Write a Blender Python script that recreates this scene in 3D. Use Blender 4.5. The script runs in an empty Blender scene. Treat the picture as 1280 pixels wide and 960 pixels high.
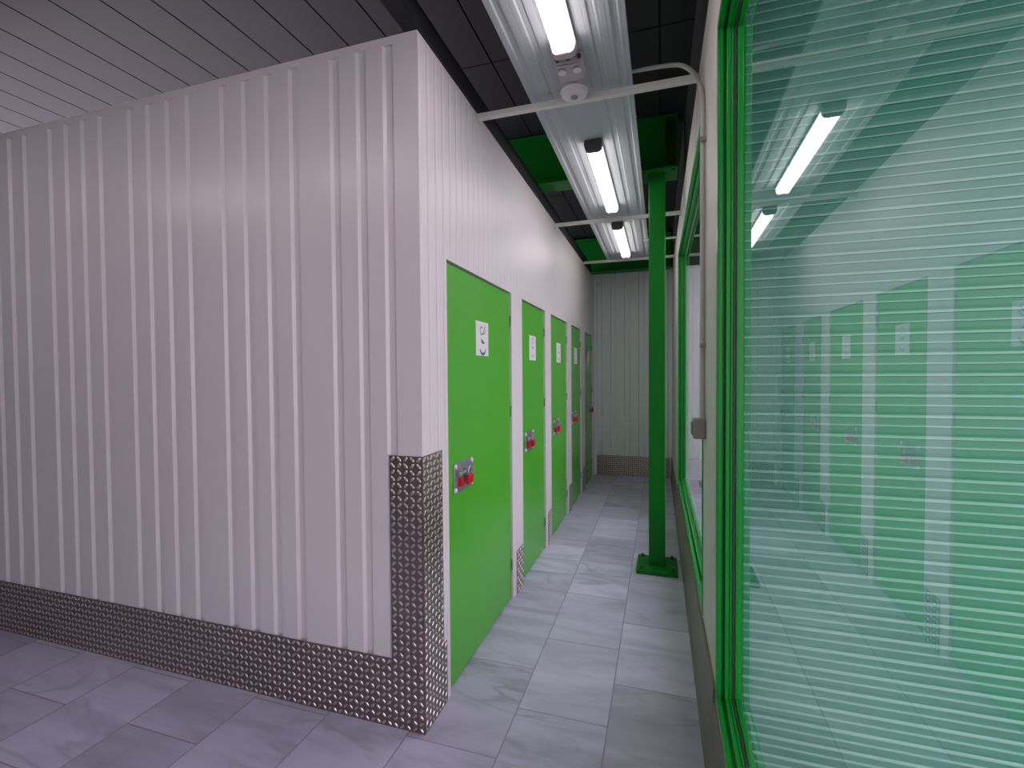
import bpy, bmesh, math, random
from mathutils import Matrix, Vector
random.seed(7)
S = bpy.context.scene
COL = S.collection
PI = math.pi

# ------------------------------------------------------------------ helpers
def link(o, parent=None):
    COL.objects.link(o)
    if parent is not None:
        o.parent = parent
    return o

def tag(o, label=None, cat=None, group=None, kind=None):
    if label: o['label'] = label
    if cat: o['category'] = cat
    if group: o['group'] = group
    if kind or label: o['kind'] = kind or 'thing'
    return o

def empty(name, loc=(0, 0, 0), rz=0.0, parent=None):
    o = bpy.data.objects.new(name, None)
    o.empty_display_size = 0.1
    o.location = loc
    o.rotation_euler = (0, 0, rz)
    return link(o, parent)

def obj(name, bm, mat, parent=None, loc=(0, 0, 0), rz=0.0, smooth=None, bevel=0.0):
    bmesh.ops.recalc_face_normals(bm, faces=bm.faces)
    me = bpy.data.meshes.new(name)
    if smooth is not None:
        for f in bm.faces: f.smooth = True
        for e in bm.edges:
            if len(e.link_faces) == 2 and e.calc_face_angle(0) > math.radians(smooth):
                e.smooth = False
    bm.to_mesh(me); bm.free()
    mats = mat if isinstance(mat, (list, tuple)) else [mat]
    for m in mats: me.materials.append(m)
    o = bpy.data.objects.new(name, me)
    o.location = loc; o.rotation_euler = (0, 0, rz)
    link(o, parent)
    if bevel:
        md = o.modifiers.new('bevel', 'BEVEL'); md.width = bevel; md.segments = 2
        md.limit_method = 'ANGLE'; md.angle_limit = math.radians(40)
    return o

def box(bm, a, b, mi=0):
    x0, y0, z0 = a; x1, y1, z1 = b
    v = [bm.verts.new(p) for p in ((x0,y0,z0),(x1,y0,z0),(x1,y1,z0),(x0,y1,z0),(x0,y0,z1),(x1,y0,z1),(x1,y1,z1),(x0,y1,z1))]
    for q in ((0,3,2,1),(4,5,6,7),(0,1,5,4),(1,2,6,5),(2,3,7,6),(3,0,4,7)):
        f = bm.faces.new([v[i] for i in q]); f.material_index = mi
    return v

def boxes(*bs):
    bm = bmesh.new()
    for a, b in bs: box(bm, a, b)
    return bm

def cyl(bm, p0, p1, r, n=20, r1=None, mi=0):
    p0 = Vector(p0); p1 = Vector(p1); d = (p1 - p0).normalized()
    a = d.orthogonal().normalized(); b = d.cross(a)
    r1 = r if r1 is None else r1
    A = [bm.verts.new(p0 + (a*math.cos(t) + b*math.sin(t))*r) for t in [2*PI*i/n for i in range(n)]]
    B = [bm.verts.new(p1 + (a*math.cos(t) + b*math.sin(t))*r1) for t in [2*PI*i/n for i in range(n)]]
    for i in range(n):
        bm.faces.new((A[i], A[(i+1)%n], B[(i+1)%n], B[i])).material_index = mi
    bm.faces.new(A[::-1]).material_index = mi
    bm.faces.new(B).material_index = mi

def tube(bm, pts, r, n=12):
    pts = [Vector(p) for p in pts]
    rings = []; prev = None
    for i, p in enumerate(pts):
        d = (pts[min(i+1, len(pts)-1)] - pts[max(i-1, 0)]).normalized()
        a = d.orthogonal().normalized() if prev is None else (prev - d*prev.dot(d)).normalized()
        prev = a; b = d.cross(a)
        rings.append([bm.verts.new(p + (a*math.cos(t) + b*math.sin(t))*r) for t in [2*PI*k/n for k in range(n)]])
    for A, B in zip(rings, rings[1:]):
        for k in range(n):
            bm.faces.new((A[k], A[(k+1)%n], B[(k+1)%n], B[k]))
    bm.faces.new(rings[0][::-1]); bm.faces.new(rings[-1])

def lathe(bm, prof, c, axis='z', n=28):
    """prof: list of (r, h) from one pole to the other, round axis z or -x through c."""
    rings = []
    for r, h in prof:
        ring = []
        for k in range(n):
            t = 2*PI*k/n
            p = (r*math.cos(t), r*math.sin(t), h) if axis == 'z' else (h, r*math.cos(t), r*math.sin(t))
            ring.append(bm.verts.new(Vector(p) + Vector(c)))
        rings.append(ring)
    for A, B in zip(rings, rings[1:]):
        for k in range(n):
            bm.faces.new((A[k], A[(k+1)%n], B[(k+1)%n], B[k]))
    bm.faces.new(rings[0][::-1]); bm.faces.new(rings[-1])

def prism(bm, poly, axis, h0, h1, mi=0):
    """poly of 2-D points extruded along axis ('x','y','z')."""
    def P(p, h):
        return {'z': (p[0], p[1], h), 'y': (p[0], h, p[1]), 'x': (h, p[0], p[1])}[axis]
    A = [bm.verts.new(P(p, h0)) for p in poly]; B = [bm.verts.new(P(p, h1)) for p in poly]
    n = len(poly)
    for i in range(n):
        bm.faces.new((A[i], A[(i+1)%n], B[(i+1)%n], B[i])).material_index = mi
    bm.faces.new(A[::-1]).material_index = mi; bm.faces.new(B).material_index = mi

def ring(bm, y0, y1, z0, z1, w, x0, x1):
    """mitred rectangular frame in the yz plane, member width w, from x0 to x1."""
    vs = []
    for x in (x0, x1):
        for k in (0, w):
            vs.append([bm.verts.new(p) for p in ((x,y0+k,z0+k),(x,y1-k,z0+k),(x,y1-k,z1-k),(x,y0+k,z1-k))])
    o0, i0, o1, i1 = vs
    for k in range(4):
        j = (k+1) % 4
        bm.faces.new((o0[k], o0[j], i0[j], i0[k])); bm.faces.new((o1[k], i1[k], i1[j], o1[j]))
        bm.faces.new((o0[k], o1[k], o1[j], o0[j])); bm.faces.new((i0[k], i0[j], i1[j], i1[k]))

# ------------------------------------------------------------------ materials
def newmat(name):
    m = bpy.data.materials.new(name); m.use_nodes = True
    nt = m.node_tree; nt.nodes.clear()
    out = nt.nodes.new('ShaderNodeOutputMaterial')
    return m, nt, out

def N(nt, t, **kw):
    n = nt.nodes.new(t)
    for k, v in kw.items():
        if k == 'inp':
            for kk, vv in v.items(): n.inputs[kk].default_value = vv
        else: setattr(n, k, v)
    return n

def paint(name, col, rough=0.4, metal=0.0, var=0.06, scale=6.0, bump=0.0, bscale=60.0, spec=0.5, coat=0.0):
    m, nt, out = newmat(name)
    p = N(nt, 'ShaderNodeBsdfPrincipled', inp={'Roughness': rough, 'Metallic': metal, 'Specular IOR Level': spec, 'Coat Weight': coat})
    tc = N(nt, 'ShaderNodeTexCoord'); no = N(nt, 'ShaderNodeTexNoise', inp={'Scale': scale, 'Detail': 4.0})
    nt.links.new(tc.outputs['Object'], no.inputs['Vector'])
    mx = N(nt, 'ShaderNodeMix', data_type='RGBA')
    mx.inputs['A'].default_value = (*[c*(1-var) for c in col], 1); mx.inputs['B'].default_value = (*[min(1, c*(1+var)) for c in col], 1)
    nt.links.new(no.outputs['Fac'], mx.inputs['Factor'])
    nt.links.new(mx.outputs['Result'], p.inputs['Base Color'])
    if bump:
        n2 = N(nt, 'ShaderNodeTexNoise', inp={'Scale': bscale, 'Detail': 3.0})
        b = N(nt, 'ShaderNodeBump', inp={'Strength': bump, 'Distance': 0.002})
        nt.links.new(tc.outputs['Object'], n2.inputs['Vector']); nt.links.new(n2.outputs['Fac'], b.inputs['Height'])
        nt.links.new(b.outputs['Normal'], p.inputs['Normal'])
    nt.links.new(p.outputs['BSDF'], out.inputs['Surface'])
    return m

def ribbed_paint(name, col, rough, axis, period, strength):
    """painted sheet steel with fine pressed micro-ribs along z."""
    m, nt, out = newmat(name)
    p = N(nt, 'ShaderNodeBsdfPrincipled', inp={'Roughness': rough, 'Base Color': (*col, 1)})
    tc = N(nt, 'ShaderNodeTexCoord'); sp = N(nt, 'ShaderNodeSeparateXYZ')
    nt.links.new(tc.outputs['Object'], sp.inputs['Vector'])
    mul = N(nt, 'ShaderNodeMath', operation='MULTIPLY'); mul.inputs[1].default_value = 1.0/period
    nt.links.new(sp.outputs[axis], mul.inputs[0])
    pp = N(nt, 'ShaderNodeMath', operation='PINGPONG'); pp.inputs[1].default_value = 0.5
    nt.links.new(mul.outputs[0], pp.inputs[0])
    rp = N(nt, 'ShaderNodeMapRange', inp={'From Min': 0.05, 'From Max': 0.16}); rp.interpolation_type = 'SMOOTHSTEP'
    nt.links.new(pp.outputs[0], rp.inputs['Value'])
    b = N(nt, 'ShaderNodeBump', inp={'Strength': strength, 'Distance': 0.003})
    nt.links.new(rp.outputs['Result'], b.inputs['Height'])
    nt.links.new(b.outputs['Normal'], p.inputs['Normal'])
    nt.links.new(p.outputs['BSDF'], out.inputs['Surface'])
    return m

def emit(name, col, s):
    m, nt, out = newmat(name)
    e = N(nt, 'ShaderNodeEmission', inp={'Color': (*col, 1), 'Strength': s})
    nt.links.new(e.outputs[0], out.inputs['Surface'])
    return m

def glass(name, tint):
    m, nt, out = newmat(name)
    t = N(nt, 'ShaderNodeBsdfTransparent', inp={'Color': (*tint, 1)})
    g = N(nt, 'ShaderNodeBsdfGlossy', inp={'Roughness': 0.01, 'Color': (0.85, 0.98, 0.92, 1)})
    f = N(nt, 'ShaderNodeFresnel', inp={'IOR': 1.5}); mx = N(nt, 'ShaderNodeMixShader')
    ge = N(nt, 'ShaderNodeNewGeometry'); iv = N(nt, 'ShaderNodeMath', operation='SUBTRACT'); iv.inputs[0].default_value = 1.0
    nt.links.new(ge.outputs['Backfacing'], iv.inputs[1])
    ml = N(nt, 'ShaderNodeMath', operation='MULTIPLY'); nt.links.new(f.outputs[0], ml.inputs[0]); nt.links.new(iv.outputs[0], ml.inputs[1])
    pw = N(nt, 'ShaderNodeMath', operation='POWER'); pw.inputs[1].default_value = 0.75; nt.links.new(ml.outputs[0], pw.inputs[0])
    nt.links.new(pw.outputs[0], mx.inputs[0]); nt.links.new(t.outputs[0], mx.inputs[1]); nt.links.new(g.outputs[0], mx.inputs[2])
    nt.links.new(mx.outputs[0], out.inputs['Surface'])
    return m

def marble(name):
    m, nt, out = newmat(name)
    L = nt.links.new
    tc = N(nt, 'ShaderNodeTexCoord'); mp = N(nt, 'ShaderNodeMapping')
    mp.inputs['Rotation'].default_value = (0, 0, -PI/2)     # brick rows run along the corridor
    # tile rows 0.409 wide in X, 0.61 long in Y, half bond
    mp.inputs['Location'].default_value = (-TILE_Y, TILE_X, 0)
    L(tc.outputs['Object'], mp.inputs['Vector'])
    br = N(nt, 'ShaderNodeTexBrick', offset=0.5, offset_frequency=2, squash=1.0,
           inp={'Scale': 1.0, 'Mortar Size': 0.0035, 'Mortar Smooth': 0.3, 'Brick Width': 0.60, 'Row Height': 0.409,
                'Color1': (0, 0, 0, 1), 'Color2': (1, 1, 1, 1), 'Mortar': (0, 0, 0, 1)})
    L(mp.outputs[0], br.inputs['Vector'])
    tile = N(nt, 'ShaderNodeMath', operation='MULTIPLY'); tile.inputs[1].default_value = 37.0
    L(br.outputs['Color'], tile.inputs[0])
    # veins: stretched, warped noise, offset per tile
    mv = N(nt, 'ShaderNodeMapping'); mv.inputs['Scale'].default_value = (0.9, 3.2, 1); mv.inputs['Rotation'].default_value = (0, 0, 0.35)
    L(tc.outputs['Object'], mv.inputs['Vector'])
    n1 = N(nt, 'ShaderNodeTexNoise', noise_dimensions='4D', inp={'Scale': 1.5, 'Detail': 6.0, 'Roughness': 0.55, 'Distortion': 1.2})
    L(mv.outputs[0], n1.inputs['Vector']); L(tile.outputs[0], n1.inputs['W'])
    r1 = N(nt, 'ShaderNodeValToRGB')
    e = r1.color_ramp.elements
    e[0].position = 0.30; e[0].color = (0.41, 0.41, 0.55, 1)
    e[1].position = 0.70; e[1].color = (0.67, 0.65, 0.86, 1)
    k = e.new(0.5); k.color = (0.57, 0.56, 0.75, 1)
    L(n1.outputs['Fac'], r1.inputs['Fac'])
    n2 = N(nt, 'ShaderNodeTexNoise', noise_dimensions='4D', inp={'Scale': 1.1, 'Detail': 3.0, 'Distortion': 1.6})
    L(mv.outputs[0], n2.inputs['Vector']); L(tile.outputs[0], n2.inputs['W'])
    d = N(nt, 'ShaderNodeMath', operation='SUBTRACT'); d.inputs[1].default_value = 0.5
    L(n2.outputs['Fac'], d.inputs[0])
    ab = N(nt, 'ShaderNodeMath', operation='ABSOLUTE'); L(d.outputs[0], ab.inputs[0])
    vr = N(nt, 'ShaderNodeMapRange', inp={'From Min': 0.0, 'From Max': 0.05, 'To Min': 0.6, 'To Max': 0.0}); L(ab.outputs[0], vr.inputs['Value'])
    n3 = N(nt, 'ShaderNodeTexNoise', noise_dimensions='4D', inp={'Scale': 1.3, 'Detail': 1.0})
    L(tc.outputs['Object'], n3.inputs['Vector']); L(tile.outputs[0], n3.inputs['W'])
    mk = N(nt, 'ShaderNodeMapRange', inp={'From Min': 0.48, 'From Max': 0.66}); L(n3.outputs['Fac'], mk.inputs['Value'])
    vm = N(nt, 'ShaderNodeMath', operation='MULTIPLY'); L(vr.outputs['Result'], vm.inputs[0]); L(mk.outputs['Result'], vm.inputs[1])
    mvn = N(nt, 'ShaderNodeMix', data_type='RGBA'); mvn.inputs['B'].default_value = (0.30, 0.30, 0.37, 1)
    L(vm.outputs[0], mvn.inputs['Factor']); L(r1.outputs['Color'], mvn.inputs['A'])
    # tile to tile tone
    tr = N(nt, 'ShaderNodeMapRange', inp={'To Min': 0.84, 'To Max': 1.14}); L(br.outputs['Color'], tr.inputs['Value'])
    tm = N(nt, 'ShaderNodeVectorMath', operation='SCALE'); L(mvn.outputs['Result'], tm.inputs[0]); L(tr.outputs['Result'], tm.inputs['Scale'])
    gm = N(nt, 'ShaderNodeMix', data_type='RGBA'); gm.inputs['B'].default_value = (0.33, 0.29, 0.39, 1)
    L(br.outputs['Fac'], gm.inputs['Factor']); L(tm.outputs[0], gm.inputs['A'])
    p = N(nt, 'ShaderNodeBsdfPrincipled', inp={'Roughness': 0.38, 'Specular IOR Level': 0.45})
    L(gm.outputs['Result'], p.inputs['Base Color'])
    rg = N(nt, 'ShaderNodeMapRange', inp={'To Min': 0.30, 'To Max': 0.44}); L(n1.outputs['Fac'], rg.inputs['Value']); L(rg.outputs['Result'], p.inputs['Roughness'])
    inv = N(nt, 'ShaderNodeMath', operation='SUBTRACT'); inv.inputs[0].default_value = 1.0; L(br.outputs['Fac'], inv.inputs[1])
    b = N(nt, 'ShaderNodeBump', inp={'Strength': 0.5, 'Distance': 0.002}); L(inv.outputs[0], b.inputs['Height']); L(b.outputs['Normal'], p.inputs['Normal'])
    L(p.outputs['BSDF'], out.inputs['Surface'])
    return m

TILE_X = -0.2225 + 0.409*20     # row boundary at X = -0.2225
TILE_Y = -0.04
WHITE = (0.81, 0.75, 0.79)
M = dict(
    wall=paint('white_steel_sheet', WHITE, 0.28, var=0.02, scale=3),
    doorwall=ribbed_paint('white_micro_rib_sheet', WHITE, 0.36, 'Y', 0.075, 0.8),
    rightwall=paint('white_plaster', (0.66, 0.64, 0.63), 0.55, var=0.03, bump=0.15),
    backwall=paint('pale_grey_sheet', (0.84, 0.89, 0.90), 0.40, var=0.02),
    roomwall=paint('grey_white_plaster', (0.26, 0.25, 0.26), 0.7, var=0.04),
    band=ribbed_paint('galvanised_white_sheet', (0.44, 0.47, 0.51), 0.62, 'X', 0.03, 0.2),
    bar=paint('cream_steel_tube', (0.72, 0.72, 0.67), 0.4, var=0.03),
    ceil=paint('charcoal_ceiling_panel', (0.022, 0.022, 0.022), 0.6, var=0.1),
    fascia=paint('charcoal_fascia', (0.05, 0.052, 0.055), 0.55, var=0.1),
    navy=paint('dark_navy_steel', (0.006, 0.009, 0.014), 0.6, var=0.1),
    door=paint('bright_green_door', (0.083, 0.46, 0.028), 0.25, var=0.04, scale=2),
    green=paint('deep_green_steel', (0.001, 0.165, 0.012), 0.42, var=0.08, scale=3, bump=0.05, spec=0.25),
    frame=paint('green_window_frame', (0.006, 0.33, 0.035), 0.28, var=0.05),
    tread=paint('tread_plate_metal', (0.30, 0.235, 0.205), 0.34, metal=0.9, var=0.12, scale=8),
    treadbar=paint('tread_plate_ridge', (0.78, 0.72, 0.70), 0.28, metal=0.9, var=0.08, scale=8),
    steel=paint('zinc_steel', (0.45, 0.45, 0.48), 0.35, metal=0.85, var=0.08),
    dark=paint('dark_grey_plastic', (0.06, 0.058, 0.056), 0.5),
    red=paint('red_enamel', (0.62, 0.006, 0.016), 0.3, var=0.05),
    sticker=paint('white_vinyl', (0.84, 0.80, 0.84), 0.4, var=0.02),
    ink=paint('green_grey_ink', (0.20, 0.30, 0.24), 0.5),
    inkdark=paint('dark_green_ink', (0.06, 0.16, 0.09), 0.5),
    inkgrey=paint('pale_grey_ink', (0.48, 0.47, 0.52), 0.5),
    plastic=paint('white_plastic', (0.74, 0.70, 0.72), 0.4, var=0.03),
    pinkish=paint('pale_grey_plastic', (0.50, 0.44, 0.46), 0.5, var=0.05),
    switch=paint('grey_plastic', (0.30, 0.28, 0.27), 0.5, var=0.05),
    pipe=paint('grey_conduit', (0.52, 0.51, 0.48), 0.45, var=0.03),
    tubewhite=emit('lit_fluorescent_tube', (1.0, 0.90, 0.88), 9.0),
    glass=glass('green_tinted_glass', (0.94, 0.955, 0.95)),
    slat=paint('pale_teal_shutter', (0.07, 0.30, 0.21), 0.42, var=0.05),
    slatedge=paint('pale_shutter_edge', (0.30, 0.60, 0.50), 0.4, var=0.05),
    plinth=paint('brown_granite_plinth', (0.19, 0.165, 0.14), 0.5, var=0.35, scale=90, bump=0.3),
    concrete=paint('exterior_concrete', (0.20, 0.20, 0.20), 0.8, var=0.15),
    render=paint('exterior_render', (0.55, 0.60, 0.60), 0.8, var=0.06),
)
M['floor'] = marble('grey_white_marble_tile')

XW, YF, HW = -0.9654, 1.79, 2.975     # face of the door wall, face of the end wall, wall height
YB, HC = 7.21, 3.50                   # corridor end wall, ceiling
RX, RK = 0.195, 0.006                 # right wall: x = RX - RK*y
def rw(y): return RX - RK*y

# ------------------------------------------------------------------ setting
fl = obj('floor', boxes(((-5.2, -4.2, -0.06), (0.5, 7.5, 0.0))), M['floor']); tag(fl, kind='structure')

bm = bmesh.new()
x = -5.30
while x < 0.6:                        # long dark panels with open joints running down the corridor
    cuts = [-4.2, -0.7 + 0.35*math.sin(x*9), 2.85, 5.2 + 0.3*math.sin(x*5), 7.5]
    for a, b in zip(cuts, cuts[1:]):
        box(bm, (x+0.005, a+0.004, HC), (x+0.247, b-0.004, HC+0.03))
    x += 0.252
box(bm, (-5.4, -4.3, HC+0.031), (0.7, 7.6, HC+0.09))
tag(obj('ceiling', bm, M['ceil']), kind='structure')

# end wall of the storage block, grooved steel sheet
groove = [-1.107, -1.241, -1.378, -1.601, -1.740]
x = -1.740
for i in range(12):
    for d in (0.135, 0.135, 0.222, 0.137):
        x -= d; groove.append(x)
groove = [g for g in groove if g > -5.1]
def grooved(face, gs, x0, x1, back, depth=0.013, w=0.052):
    pts = [(x1, face)]
    for g in sorted(gs, reverse=True):
        pts += [(g+w/2, face), (g+w/2-0.011, face+depth), (g-w/2+0.011, face+depth), (g-w/2, face)]
    pts += [(x0, face), (x0, back), (x1, back)]
    return pts
bm = bmesh.new()
prism(bm, grooved(YF, groove, -5.2, XW-0.001, YF+0.07), 'z', 0.0, 2.942)
box(bm, (-5.2, YF-0.001, 2.942), (XW-0.001, YF+0.07, HW))
tag(obj('wall_front', bm, M['wall']), kind='structure')

# door wall: header, jambs and recess backs
DOORS = [(2.050, 3.060), (3.318, 4.035), (4.265, 5.055), (5.300, 5.985), (6.303, 7.000)]
HD = 2.088
bm = bmesh.new()
box(bm, (XW-0.14, YF+0.071, 0), (XW-0.062, YB, HW))
edges = [YF] + [v for d in DOORS for v in d] + [YB]
for i in range(0, len(edges), 2):
    box(bm, (XW-0.061, edges[i] if i else YF-0.0005, 0), (XW, edges[i+1], HD))
box(bm, (XW-0.061, YF-0.0005, HD+0.0002), (XW, YB, HW))
tag(obj('wall_left', bm, M['doorwall']), kind='structure')

# corridor end wall
gs = [-0.885 + 0.2025*i for i in range(0, 6)]
bm = bmesh.new()
prism(bm, grooved(YB, gs, -1.2, 0.6, YB+0.08, 0.034, 0.085), 'z', 0.0, 3.05)
tag(obj('wall_back', bm, M['backwall']), kind='structure')

# rest of the room, behind the camera
tag(obj('wall_side', boxes(((-5.3, -4.2, 0), (-5.2, YF, HC))), M['roomwall']), kind='structure')
bm = bmesh.new()
box(bm, (-5.3, -4.3, 0), (-2.9, -4.2, HC)); box(bm, (-1.0, -4.3, 0), (0.45, -4.2, HC))
box(bm, (-2.9, -4.3, 1.75), (-1.0, -4.2, HC)); box(bm, (-2.9, -4.3, 0), (-1.0, -4.2, 0.05))
tag(obj('wall_rear', bm, M['roomwall']), kind='structure')
tag(obj('wall_end', boxes(((-5.3, YB+0.09, 0), (0.6, YB+0.17, HC))), M['fascia']), kind='structure')

# right wall in its own slightly turned frame
W1 = (-1.00, 1.762, 0.405, 2.715)
W2 = (2.285, 5.040, 0.445, 2.725)
T = 0.07
bm = bmesh.new()
box(bm, (0, -4.2, 0), (T, W1[0], 3.04)); box(bm, (0, W1[1], 0), (T, W2[0], 3.04)); box(bm, (0, W2[1], 0), (T, 7.3, 3.04))
for w in (W1, W2):
    box(bm, (0, w[0], 0), (T, w[1], w[2])); box(bm, (0, w[0], w[3]), (T, w[1], 3.04))
tag(obj('wall_right', bm, M['rightwall'], loc=(RX, 0, 0), rz=RK), kind='structure')
tag(obj('trim_1', boxes(((0.0, -4.2, 3.041), (T, 7.3, HC))), M['fascia'], loc=(RX, 0, 0), rz=RK), kind='structure')

# ------------------------------------------------------------------ windows
def make_window(n, w, loc, rz, white=False):
    root = empty('window_%d' % n, loc, rz); tag(root, kind='structure')
    y0, y1, z0, z1 = w
    bm = bmesh.new()
    ring(bm, y0-0.004, y1+0.004, z0-0.004, z1+0.004, 0.030, -0.004, -0.0005)
    ring(bm, y0, y1, z0, z1, 0.024, 0.0, 0.014)
    ring(bm, y0, y1, z0, z1, 0.012, 0.0142, 0.0215)
    ring(bm, y0, y1, z0, z1, 0.020, 0.0217, 0.072)
    obj('window_frame', bm, M['frame'], root, bevel=0.002)
    bm = bmesh.new()
    ring(bm, y0+0.0205, y1-0.0205, z0+0.0205, z1-0.0205, 0.016, 0.0225, 0.036)
    ring(bm, y0+0.0205, y1-0.0205, z0+0.0205, z1-0.0205, 0.020, 0.0362, 0.0445)
    obj('window_sash', bm, M['frame'], root, bevel=0.002)
    bm = bmesh.new()
    ring(bm, y0+0.0205, y1-0.0205, z0+0.0205, z1-0.0205, 0.024, 0.0447, 0.0475)
    obj('window_gasket', bm, M['dark'], root)
    bm = bmesh.new()
    box(bm, (0.0478, y0+0.021, z0+0.021), (0.0535, y1-0.021, z1-0.021))
    obj('glass_pane', bm, M['glass'], root)
    bm = bmesh.new()
    ring(bm, y0+0.0205, y1-0.0205, z0+0.0205, z1-0.0205, 0.024, 0.055, 0.070)
    obj('glazing_bead', bm, M['frame'], root)
make_window(1, W1, (0.1845-0.007*1.762, 0, 0), -0.007)
make_window(2, W2, (RX, 0, 0), RK)
W_FILL = (-2.9, -1.0, 0.05, 1.75)  # unseen rear window, added to let daylight in from behind the camera
make_window(3, W_FILL, (0, -4.2, 0), -PI/2)

# ------------------------------------------------------------------ tread plate
def treads(bm, o, u, v, n, w, h, pitch=0.0285, L=0.028, B=0.011, t=0.0026):
    """raised tread ridges on the rectangle o + a*u + b*v, normal n."""
    o, u, v, n = map(Vector, (o, u, v, n))
    na = int(w/pitch); nb = int(h/pitch)
    for i in range(na):
        for j in range(nb):
            a = (i+0.5)*w/na; b = (j+0.5)*h/nb
            s = 1 if (i+j) % 2 else -1
            d = (u + v*s).normalized(); e = n.cross(d)
            c = o + u*a + v*b
            hl = min(L/2, (min(a, w-a, b, h-b) - 0.001)*1.2)
            if hl < 0.008: continue
            base = [c + d*hl, c + e*B/2 + d*hl*0.55, c + e*B/2 - d*hl*0.55, c - d*hl, c - e*B/2 - d*hl*0.55, c - e*B/2 + d*hl*0.55]
            top = [c + (p-c)*0.62 + n*t for p in base]
            A = [bm.verts.new(p + n*0.0001) for p in base]; Bv = [bm.verts.new(p) for p in top]
            for k in range(6):
                bm.faces.new((A[k], A[(k+1)%6], Bv[(k+1)%6], Bv[k])).material_index = 1
            bm.faces.new(Bv).material_index = 1
TM = [M['tread'], M['treadbar']]
th = 0.003
# skirting along the end wall
bm = bmesh.new()
box(bm, (-5.15, YF-th-0.001, 0.0005), (-1.122, YF-0.001, 0.305))
treads(bm, (-3.95, YF-th-0.001, 0.0), (1, 0, 0), (0, 0, 1), (0, -1, 0), 2.828, 0.305)
tag(obj('baseboard_front', bm, TM), kind='structure')
# corner guard
bm = bmesh.new()
GY = YF-0.001; GX = XW+0.001
box(bm, (-1.1215, GY-th, 0.0005), (GX+th, GY, 1.197))
box(bm, (GX, GY, 0.0005), (GX+th, 1.975, 1.197))
box(bm, (GX, 1.975, 0.0005), (GX+th, 2.008, 0.292))
treads(bm, (-1.1215, GY-th, 0.0), (1, 0, 0), (0, 0, 1), (0, -1, 0), 0.158, 1.197)
treads(bm, (GX+th, GY-0.002, 0.0), (0, 1, 0), (0, 0, 1), (1, 0, 0), 0.187, 1.197)
treads(bm, (GX+th, 1.975, 0.0), (0, 1, 0), (0, 0, 1), (1, 0, 0), 0.033, 0.292)
g = obj('corner_guard', bm, TM)
tag(g, 'tall metal tread plate corner guard wrapped round the white wall corner beside the nearest door', 'corner guard')
# kick plates on the jambs between the doors
KL = ['tread kick plate on white jamb between the first and second green doors from the front',
      'tread kick plate on white jamb between the second and third green doors from the front',
      'tread kick plate on white jamb between the third and fourth green doors from the front',
      'tread kick plate on white jamb just before the farthest green door']
for i in range(4):
    a = DOORS[i][1] + 0.085; b = DOORS[i+1][0] - 0.012
    bm = bmesh.new()
    box(bm, (GX, a, 0.0005), (GX+th, b, 0.298))
    treads(bm, (GX+th, a, 0.0), (0, 1, 0), (0, 0, 1), (1, 0, 0), b-a, 0.298)
    tag(obj('kick_plate', bm, TM), KL[i], 'kick plate', 'kick plates on the door jambs')
# end wall and right wall skirting
bm = bmesh.new()
box(bm, (-0.93, YB-th-0.001, 0.0005), (0.12, YB-0.001, 0.300))
treads(bm, (-0.93, YB-th-0.001, 0), (1, 0, 0), (0, 0, 1), (0, -1, 0), 1.05, 0.300)
tag(obj('baseboard_back', bm, TM), kind='structure')
bm = bmesh.new()
def rbox(y0, y1, h):
    prism(bm, [(-0.001, 0.0005), (-0.020, 0.0005), (-0.020, 0.070), (-0.013, 0.078), (-0.010, h-0.006), (-0.006, h), (-0.001, h)], 'y', y0, y1)
rbox(-1.5, 1.775, 0.385); rbox(1.7755, 2.270, 0.44); rbox(2.2705, 5.03, 0.424); rbox(5.0305, 7.19, 0.31)
tag(obj('baseboard_right', bm, M['plinth'], loc=(RX, 0, 0), rz=RK), kind='structure')

# ------------------------------------------------------------------ doors
def stroke(bm, pts, w, x0, x1):
    """flat stroke through 2-D (y,z) points, thickness x0..x1."""
    L = []; Rr = []
    for i, p in enumerate(pts):
        a = Vector(pts[max(i-1, 0)]); b = Vector(pts[min(i+1, len(pts)-1)])
        d = (b-a).normalized(); n = Vector((-d.y, d.x)); p = Vector(p)
        L.append(p + n*w/2); Rr.append(p - n*w/2)
    for i in range(len(pts)-1):
        prism(bm, [L[i], L[i+1], Rr[i+1], Rr[i]], 'x', x0, x1)
def arc(cy, cz, r, a0, a1, n=16):
    return [(cy + r*math.cos(math.radians(a0+(a1-a0)*k/n)), cz + r*math.sin(math.radians(a0+(a1-a0)*k/n))) for k in range(n+1)]

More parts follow.
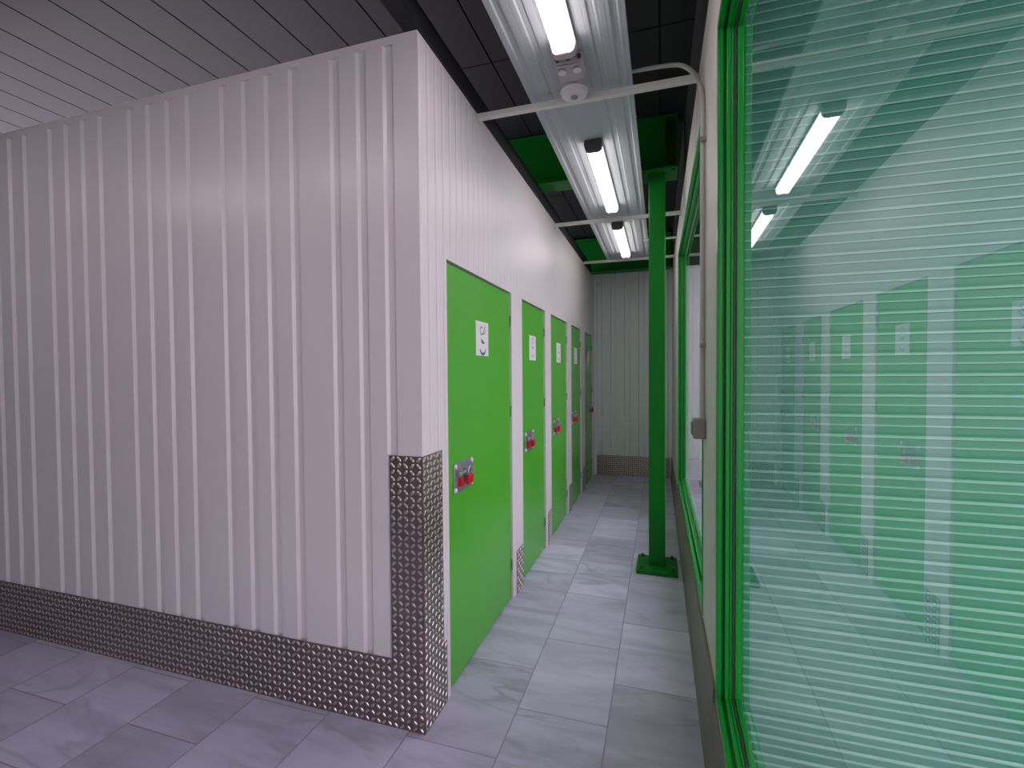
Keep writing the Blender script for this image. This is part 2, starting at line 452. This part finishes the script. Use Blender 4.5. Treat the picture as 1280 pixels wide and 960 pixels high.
LOCKX = [0.075, 0.085, 0.115, 0.075, 0.30]
LOCKX[4] = 0.42
SIGN = [0.385, 0.235, 0.290, 0.245, 0.275]
PADL = ['bright red padlock hanging on the lock plate of the nearest and largest green door',
        'red padlock hanging on the second green door from the front',
        'red padlock hanging on the third green door from the front',
        'small red padlock hanging on the fourth green door from the front',
        'tiny red padlock hanging on the farthest green door by the end wall']
for i, (a, b) in enumerate(DOORS):
    X0 = XW - 0.012                                     # leaf face
    root = empty('door_%d' % (i+1), (X0, a, 0)); tag(root, kind='structure')
    bm = bmesh.new()
    w = b-a
    box(bm, (-0.042, 0.005, 0.012), (0, w-0.005, HD-0.007))
    obj('door_leaf', bm, M['door'], root, bevel=0.003)
    for z in (0.24, 1.29, 1.90):
        bm = bmesh.new(); cyl(bm, (0.006, w-0.004, z-0.035), (0.006, w-0.004, z+0.035), 0.0055, 10)
        obj('hinge', bm, M['switch'], root, smooth=40)
    # lock plate
    y0 = LOCKX[i]; zc = 1.025; pw = 0.245; ph = 0.155
    bm = bmesh.new()
    box(bm, (0.0005, y0, zc-ph/2), (0.006, y0+pw, zc+ph/2))
    lp = obj('lock_plate', bm, M['steel'], root, bevel=0.002)
    for yy in (y0+0.018, y0+pw-0.018):
        for zz in (zc-ph/2+0.018, zc+ph/2-0.018):
            bm = bmesh.new(); lathe(bm, [(0.013, 0.006), (0.012, 0.010), (0.006, 0.0135), (0.001, 0.014)], (0, yy, zz), 'x', 14)
            obj('bolt_head', bm, M['plastic'], lp, smooth=40)
    bm = bmesh.new()
    cyl(bm, (0.019, y0+0.03, zc+0.022), (0.019, y0+pw-0.03, zc+0.022), 0.009, 14)
    for yy in (y0+0.045, y0+0.115, y0+0.19):
        box(bm, (0.006, yy, zc+0.006), (0.030, yy+0.016, zc+0.038))
    obj('sliding_bolt', bm, M['steel'], root, bevel=0.0015)
    bm = bmesh.new(); box(bm, (0.0065, y0+0.055, zc-0.046), (0.024, y0+0.082, zc-0.004))
    obj('lock_tab', bm, M['red'], root, bevel=0.003)
    # sign
    sy = SIGN[i]; sw, s0, s1 = 0.195, 1.648, 1.842
    if i == 0: sy = 0.39
    bm = bmesh.new(); box(bm, (0.0005, sy, s0), (0.0025, sy+sw, s1))
    sg = obj('door_sign', bm, M['sticker'], root)
    cy = sy+sw/2; q0, q1 = 0.0026, 0.0032
    bm = bmesh.new()
    if i == 0:
        stroke(bm, arc(cy-0.012, 1.790, 0.022, 40, 330), 0.009, q0, q1)
        stroke(bm, [(cy+0.012, 1.783), (cy+0.030, 1.800), (cy+0.048, 1.822)], 0.008, q0, q1)
        stroke(bm, [(cy-0.005, 1.770), (cy+0.040, 1.780), (cy+0.052, 1.800)], 0.008, q0, q1)
        obj('sign_symbol', bm, M['ink'], sg)
        bm = bmesh.new()
        prism(bm, [(cy-0.022, 1.748), (cy+0.002, 1.738), (cy+0.040, 1.722), (cy+0.012, 1.716), (cy-0.015, 1.722)], 'x', q0, q1)
        obj('sign_symbol', bm, M['inkdark'], sg)
        bm = bmesh.new()
        out = arc(cy+0.006, 1.702, 0.052, 200, 345, 14); inn = arc(cy+0.008, 1.716, 0.050, 335, 212, 14)
        prism(bm, out+inn, 'x', q0, q1)
        obj('sign_symbol', bm, M['inkdark'], sg)
    else:
        stroke(bm, arc(cy, 1.803, 0.020, 0, 330), 0.009, q0, q1)
        obj('sign_symbol', bm, M['inkgrey'], sg)
        bm = bmesh.new()
        stroke(bm, [(cy-0.03, 1.752), (cy+0.035, 1.748)], 0.016, q0, q1)
        obj('sign_symbol', bm, M['inkgrey'], sg)
        bm = bmesh.new()
        stroke(bm, arc(cy, 1.712, 0.034, 195, 345), 0.012, q0, q1)
        obj('sign_symbol', bm, M['inkgrey'], sg)
    # padlock hanging from the bolt
    pl = empty('padlock', (X0+0.032, a+y0+0.138, zc-0.050)); tag(pl, PADL[i], 'padlock', 'red padlocks on the green doors')
    bm = bmesh.new(); box(bm, (-0.012, -0.031, 0.004), (0.012, 0.031, 0.056))
    obj('lock_body', bm, M['red'], pl, bevel=0.007)
    bm = bmesh.new()
    tube(bm, [(0, -0.020, 0.054), (0, -0.020, 0.072)] + [(0, -0.020*math.cos(t), 0.072+0.020*math.sin(t)) for t in [PI*k/10 for k in range(1, 10)]] + [(0, 0.020, 0.072), (0, 0.020, 0.054)], 0.005, 10)
    obj('shackle', bm, M['steel'], pl, smooth=60)

# ------------------------------------------------------------------ green column and beams
c = empty('steel_column', (-0.030, 3.905, 0)); tag(c, 'tall square green steel column bolted to the tiled corridor floor', 'column')
bm = bmesh.new(); box(bm, (-0.062, -0.062, 0.0325), (0.062, 0.062, 3.075))
obj('shaft', bm, M['green'], c, bevel=0.008)
bm = bmesh.new(); box(bm, (-0.152, -0.185, 0.0005), (0.152, 0.150, 0.032))
bp = obj('base_plate', bm, M['green'], c, bevel=0.004)
for dx in (-0.115, 0.115):
    for dy in (-0.145, 0.11):
        bm = bmesh.new(); cyl(bm, (dx, dy, 0.032), (dx, dy, 0.046), 0.016, 6); cyl(bm, (dx, dy, 0.046), (dx, dy, 0.054), 0.009, 10)
        obj('anchor_bolt', bm, M['green'], bp)
bm = bmesh.new(); box(bm, (-0.125, -0.13, 3.0755), (0.150, 0.13, 3.093))
cp = obj('cap_plate', bm, M['green'], c, bevel=0.003)
for dx in (-0.095, 0.115):
    bm = bmesh.new(); cyl(bm, (dx, -0.10, 3.060), (dx, -0.10, 3.0755), 0.014, 6); obj('cap_bolt', bm, M['green'], cp)

def ibeam(x0, x1, yc, z0, z1, w=0.20, tf=0.018, tw=0.012):
    bm = bmesh.new()
    prism(bm, [(yc-w/2, z0), (yc+w/2, z0), (yc+w/2, z0+tf), (yc+tw/2, z0+tf), (yc+tw/2, z1-tf), (yc+w/2, z1-tf), (yc+w/2, z1), (yc-w/2, z1), (yc-w/2, z1-tf), (yc-tw/2, z1-tf), (yc-tw/2, z0+tf), (yc-w/2, z0+tf)], 'x', x0, x1)
    return bm
b1 = empty('roof_beam', (0, 3.905, 3.094)); tag(b1, 'deep dark green steel roof beam resting on top of the green column', 'beam')
obj('beam_section', ibeam(-5.1, 0.108, 0, 0, 0.395), M['green'], b1)
bm = bmesh.new(); box(bm, (0.1085, -0.105, 0.0), (0.122, 0.105, 0.395)); ep = obj('end_plate', bm, M['green'], b1)
bm = bmesh.new(); box(bm, (0.020, -0.0995, 0.0185), (0.030, -0.0065, 0.3765)); st = obj('stiffener', bm, M['green'], b1)
for z in (0.09, 0.19, 0.29):
    bm = bmesh.new(); cyl(bm, (0.075, -0.022, z), (0.075, -0.0065, z), 0.014, 6); obj('beam_bolt', bm, M['red'] if z < 0.2 else M['green'], b1)
b2 = obj('roof_beam', ibeam(-5.1, 0.13, 6.95, 2.985, 3.46), M['green'])
tag(b2, 'dark green steel roof beam crossing high before the grooved end wall', 'beam')

# navy channel along the wall head
bm = bmesh.new()
prism(bm, [(XW-0.06, HW+0.002), (XW+0.012, HW+0.002), (XW+0.012, HW+0.10), (XW+0.004, HW+0.10), (XW+0.004, HW+0.012), (XW-0.06, HW+0.012)], 'y', -4.1, 6.84)
tag(obj('head_channel', bm, M['navy']), 'long dark navy steel channel running along the top of the white door wall', 'channel')

# ------------------------------------------------------------------ crossbars, band, lights
BL = ['cream crossbar nearest the camera, next to the round smoke detector',
      'cream crossbar beyond the green column, just before the farthest lit tube light',
      'farthest cream crossbar, at the end of the white ceiling strip before the back beam',
      ]
BARS = [(2.440, 2.924, 2.956), (4.43, 2.925, 2.956), (6.19, 2.955, 2.986)]
for i, (y, z0, z1) in enumerate(BARS):
    t = empty('crossbar', (0, y, z0)); tag(t, BL[i], 'crossbar', 'cream crossbars over the corridor')
    h = z1-z0
    bm = bmesh.new(); box(bm, (XW+0.006, -0.015, 0), (rw(y)-0.006, 0.015, h)); obj('bar_tube', bm, M['bar'], t, bevel=0.004)
    bm = bmesh.new(); box(bm, (XW+0.0005, -0.035, -0.010), (XW+0.0058, 0.035, h+0.012)); obj('end_bracket', bm, M['bar'], t)
    bm = bmesh.new(); box(bm, (rw(y)-0.0058, -0.035, -0.010), (rw(y)-0.0012, 0.035, h+0.012)); obj('end_bracket', bm, M['bar'], t)

# white ribbed sheet strip lying on the bars
bm = bmesh.new()
BX0, BX1, BZ = -0.662, -0.136, 2.990
pts = []
x = BX0
pts.append((BX0, BZ+0.022)); pts.append((BX0, BZ))
ribs = 6; step = (BX1-BX0)/ribs
for k in range(ribs):
    cx = BX0 + (k+0.5)*step
    if k in (2, 3): continue
    pts += [(cx-0.018, BZ), (cx-0.010, BZ+0.005), (cx+0.010, BZ+0.005), (cx+0.018, BZ)]
pts += [(BX1, BZ), (BX1, BZ+0.022)]
prism(bm, pts, 'y', -3.6, 6.23)
tag(obj('ceiling_strip', bm, M['band']), 'long white ribbed metal strip hung under the dark ceiling and carrying the tube lights', 'ceiling strip')

# second strip, across the front of the storage block, left of and above the camera
cs = obj('ceiling_strip', boxes(((-4.70, 0.40, BZ), (-1.10, 0.92, BZ+0.022))), M['band'])
tag(cs, 'white metal strip running crosswise in front of the white storage block', 'ceiling strip')
for hx in (-4.4, -2.6, -1.16):
    bm = bmesh.new(); cyl(bm, (hx, 0.66, BZ+0.0225), (hx, 0.66, HC-0.0005), 0.006, 8); obj('hanger_rod', bm, M['steel'], cs)

LX = -0.402
LL = ['lit twin tube light nearest the camera, cut by the top edge of the photo',
      'lit twin tube light in the middle of the row, just before the green beam',
      'farthest lit twin tube light, near the end of the white ceiling strip']
LY = [(0.83, 2.085), (2.97, 4.22), (4.66, 5.90)]
def make_light(y0, y1, label=None):
    L = y1-y0; zt = BZ-0.001
    t = empty('ceiling_light', (LX, (y0+y1)/2, zt))
    if label: tag(t, label, 'ceiling light', 'twin tube lights under the ceiling strip')
    bm = bmesh.new()
    prism(bm, [(-0.046, 0), (-0.052, -0.020), (-0.030, -0.026), (0.030, -0.026), (0.052, -0.020), (0.046, 0)], 'y', -L/2+0.03, L/2-0.03)
    obj('housing', bm, M['plastic'], t)
    for s in (-1, 1):
        bm = bmesh.new()
        cyl(bm, (s*0.026, -L/2+0.045, -0.048), (s*0.026, L/2-0.045, -0.048), 0.0195, 16)
        obj('lamp_tube', bm, M['tubewhite'], t, smooth=40)
        bm = bmesh.new()
        a = s*(L/2-0.044); b = s*L/2
        lathe2 = [(-0.053, 0), (-0.057, -0.03), (-0.048, -0.062), (-0.03, -0.070), (0.03, -0.070), (0.048, -0.062), (0.057, -0.03), (0.053, 0)]
        prism(bm, lathe2, 'y', min(a, b), max(a, b))
        obj('end_cap', bm, M['dark'] if s < 0 else M['pinkish'], t, bevel=0.006)
    return t
for (a, b), l in zip(LY, LL): make_light(a, b, l)
for xc, l in ((-1.85, 'lit twin tube light on the crosswise strip, nearer the white corner'), (-3.35, 'lit twin tube light on the crosswise strip, far left of the white corner')):
    t = make_light(-0.62, 0.62, l); t.location = (xc, 0.66, BZ-0.001); t.rotation_euler = (0, 0, PI/2)
make_light(-1.05, 0.20, 'lit twin tube light on the white strip behind the camera')
make_light(-3.0, -1.75, 'lit twin tube light at the rear end of the white strip, far behind the camera')

# detector and junction box
sd = empty('smoke_detector', (-0.408, 2.346, BZ-0.0005)); tag(sd, 'round white smoke detector under the white ceiling strip, touching the nearest crossbar', 'smoke detector')
bm = bmesh.new(); lathe(bm, [(0.044, 0), (0.044, -0.054), (0.066, -0.056), (0.068, -0.064), (0.060, -0.080), (0.030, -0.086), (0.001, -0.087)], (0, 0, 0), 'z', 32); obj('detector_body', bm, M['plastic'], sd, smooth=40)
bm = bmesh.new(); lathe(bm, [(0.017, -0.0872), (0.016, -0.093), (0.008, -0.096), (0.001, -0.0965)], (0, 0, 0), 'z', 18); obj('sensor_eye', bm, M['switch'], sd, smooth=40)
jb = empty('junction_box', (-0.400, 2.214, BZ)); tag(jb, 'square pale grey junction box on the white strip beside the smoke detector', 'junction box')
bm = bmesh.new(); box(bm, (-0.064, -0.068, -0.046), (0.064, 0.068, -0.0005)); obj('box_body', bm, M['pinkish'], jb, bevel=0.006)
bm = bmesh.new(); box(bm, (-0.058, -0.062, -0.054), (0.058, 0.062, -0.0465)); obj('box_lid', bm, M['pinkish'], jb, bevel=0.004)
for dx in (-0.034, 0.034):
    bm = bmesh.new(); lathe(bm, [(0.020, -0.0605), (0.018, -0.065), (0.001, -0.066)], (dx, -0.03, 0), 'z', 16); obj('box_knockout', bm, M['plastic'], jb, smooth=40)
for dx in (-0.05, 0, 0.05):
    bm = bmesh.new(); cyl(bm, (dx, -0.078, -0.028), (dx, -0.0685, -0.028), 0.010, 10); obj('cable_gland', bm, M['dark'], jb)

# conduit from strip to switch
yc = 2.19
px = rw(yc) - 0.013
key = [(-0.50, 2.43, 3.026), (-0.10, 2.43, 3.024), (0.045, 2.43, 3.018), (0.10, 2.425, 3.000), (0.143, 2.40, 2.945), (0.163, 2.34, 2.865), (px, 2.26, 2.775), (px, 2.20, 2.66), (px, yc, 2.55), (px, yc, 2.45)]
pts = []
K = [Vector(k) for k in key]
for i in range(len(K)-1):
    p0, p1, p2, p3 = K[max(i-1, 0)], K[i], K[i+1], K[min(i+2, len(K)-1)]
    for j in range(6):
        t = j/6
        pts.append(0.5*((2*p1) + (p2-p0)*t + (2*p0-5*p1+4*p2-p3)*t*t + (3*p1-p0-3*p2+p3)*t**3))
pts += [K[-1], Vector((px, yc, 1.9)), Vector((px, yc, 1.348))]
cd = empty('conduit', (px, yc, 1.35)); tag(cd, 'thin grey conduit bending down the white pillar from the crossbar to the switch', 'conduit')
bm = bmesh.new(); tube(bm, [(p[0]-px, p[1]-yc, p[2]-1.35) for p in pts], 0.0105, 12); obj('conduit_pipe', bm, M['pipe'], cd, smooth=40)
for z in (2.53, 1.66):
    bm = bmesh.new(); box(bm, (-0.012, -0.026, z-1.35-0.008), (0.0125, -0.0108, z-1.35+0.008)); obj('pipe_clip', bm, M['switch'], cd, bevel=0.002)
sw = empty('light_switch', (rw(yc)-0.001, yc, 1.262)); tag(sw, 'grey surface mounted switch box on the white pillar below the conduit', 'switch')
bm = bmesh.new(); box(bm, (-0.050, -0.042, 0.0), (-0.0005, 0.042, 0.085)); obj('switch_box', bm, M['switch'], sw, bevel=0.006)
bm = bmesh.new(); box(bm, (-0.057, -0.026, 0.016), (-0.0505, 0.026, 0.069)); obj('switch_rocker', bm, M['switch'], sw, bevel=0.003)

# short conduit between strip and wall beyond the column
bm = bmesh.new(); tube(bm, [(BX1-0.05, 5.35, BZ-0.016), (rw(5.35)-0.003, 5.35, BZ-0.016)], 0.012, 10)
tag(obj('conduit', bm, M['bar'], smooth=40), 'short pale conduit crossing to the right wall behind the green column', 'conduit')

# ------------------------------------------------------------------ outside the windows
bm = bmesh.new(); box(bm, (0.40, -9, -0.14), (7.5, 12, -0.08)); box(bm, (-9, -9, -0.14), (0.395, -4.31, -0.08))
tag(obj('ground_outside', bm, M['concrete']), kind='structure')
tag(obj('wall_outside', boxes(((0.62, YB+0.5, -0.08), (7.5, YB+0.6, 3.6))), M['render']), kind='structure')
# unseen roof slab, added and sized to shade the shutter outside the near window
tag(obj('shade_roof', boxes(((0.32, -0.9, 3.02), (2.3, 1.84, 3.16))), M['concrete']), kind='structure')
# ribbed teal shutter standing square to the facade, level with the pillar
sh = empty('roller_shutter', (0.277, 1.86, -0.08)); tag(sh, 'pale teal shutter of thin horizontal slats seen through the near green window', 'shutter')
bm = bmesh.new()
n = 45; p = 0.0675
poly = [(0.03, 0.0)]; lip = set()
for k in range(n):
    z = k*p
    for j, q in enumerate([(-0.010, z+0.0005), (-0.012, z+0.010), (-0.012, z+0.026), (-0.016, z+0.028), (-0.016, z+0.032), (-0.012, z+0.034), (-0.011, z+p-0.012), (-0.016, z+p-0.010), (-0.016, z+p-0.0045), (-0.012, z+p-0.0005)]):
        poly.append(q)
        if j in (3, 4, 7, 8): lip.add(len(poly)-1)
poly.append((0.03, n*p))
prism(bm, poly, 'x', 0.0, 2.6)
bm.faces.ensure_lookup_table()
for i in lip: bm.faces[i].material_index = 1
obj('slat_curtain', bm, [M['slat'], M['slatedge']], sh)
bm = bmesh.new(); box(bm, (-0.012, -0.03, 0), (-0.001, 0.06, n*p)); obj('guide_rail', bm, M['frame'], sh)
bm = bmesh.new(); box(bm, (2.601, -0.03, 0), (2.65, 0.06, n*p)); obj('guide_rail', bm, M['frame'], sh)

# ------------------------------------------------------------------ light and camera
w = bpy.data.worlds.new('sky'); S.world = w; w.use_nodes = True
nt = w.node_tree; nt.nodes.clear()
o = nt.nodes.new('ShaderNodeOutputWorld'); bg = nt.nodes.new('ShaderNodeBackground')
bg.inputs['Color'].default_value = (1.0, 0.87, 1.0, 1)      # bright overcast sky
bg.inputs['Strength'].default_value = 2.6
nt.links.new(bg.outputs[0], o.inputs['Surface'])

F, yaw, pitch, roll = 591.953, 0.3051, -0.0237, 0.0071
fwd = Vector((-math.sin(yaw)*math.cos(pitch), math.cos(yaw)*math.cos(pitch), math.sin(pitch)))
r = Vector((math.cos(yaw), math.sin(yaw), 0)); u = r.cross(fwd)
r2 = r*math.cos(roll) - u*math.sin(roll); u2 = r*math.sin(roll) + u*math.cos(roll)
cam = bpy.data.cameras.new('camera'); co = bpy.data.objects.new('camera', cam); COL.objects.link(co)
cam.sensor_fit = 'HORIZONTAL'; cam.sensor_width = 36.0; cam.lens = F/1280*36; cam.clip_start = 0.02
mat = Matrix.Identity(4)
for i in range(3):
    mat[i][0] = r2[i]; mat[i][1] = u2[i]; mat[i][2] = -fwd[i]
mat[0][3], mat[1][3], mat[2][3] = 0, 0, 1.55
co.matrix_world = mat
S.camera = co

S.view_settings.view_transform = 'Standard'; S.view_settings.look = 'None'
S.view_settings.gamma = 1.0; S.view_settings.use_curve_mapping = False
S.view_settings.exposure = 0.05
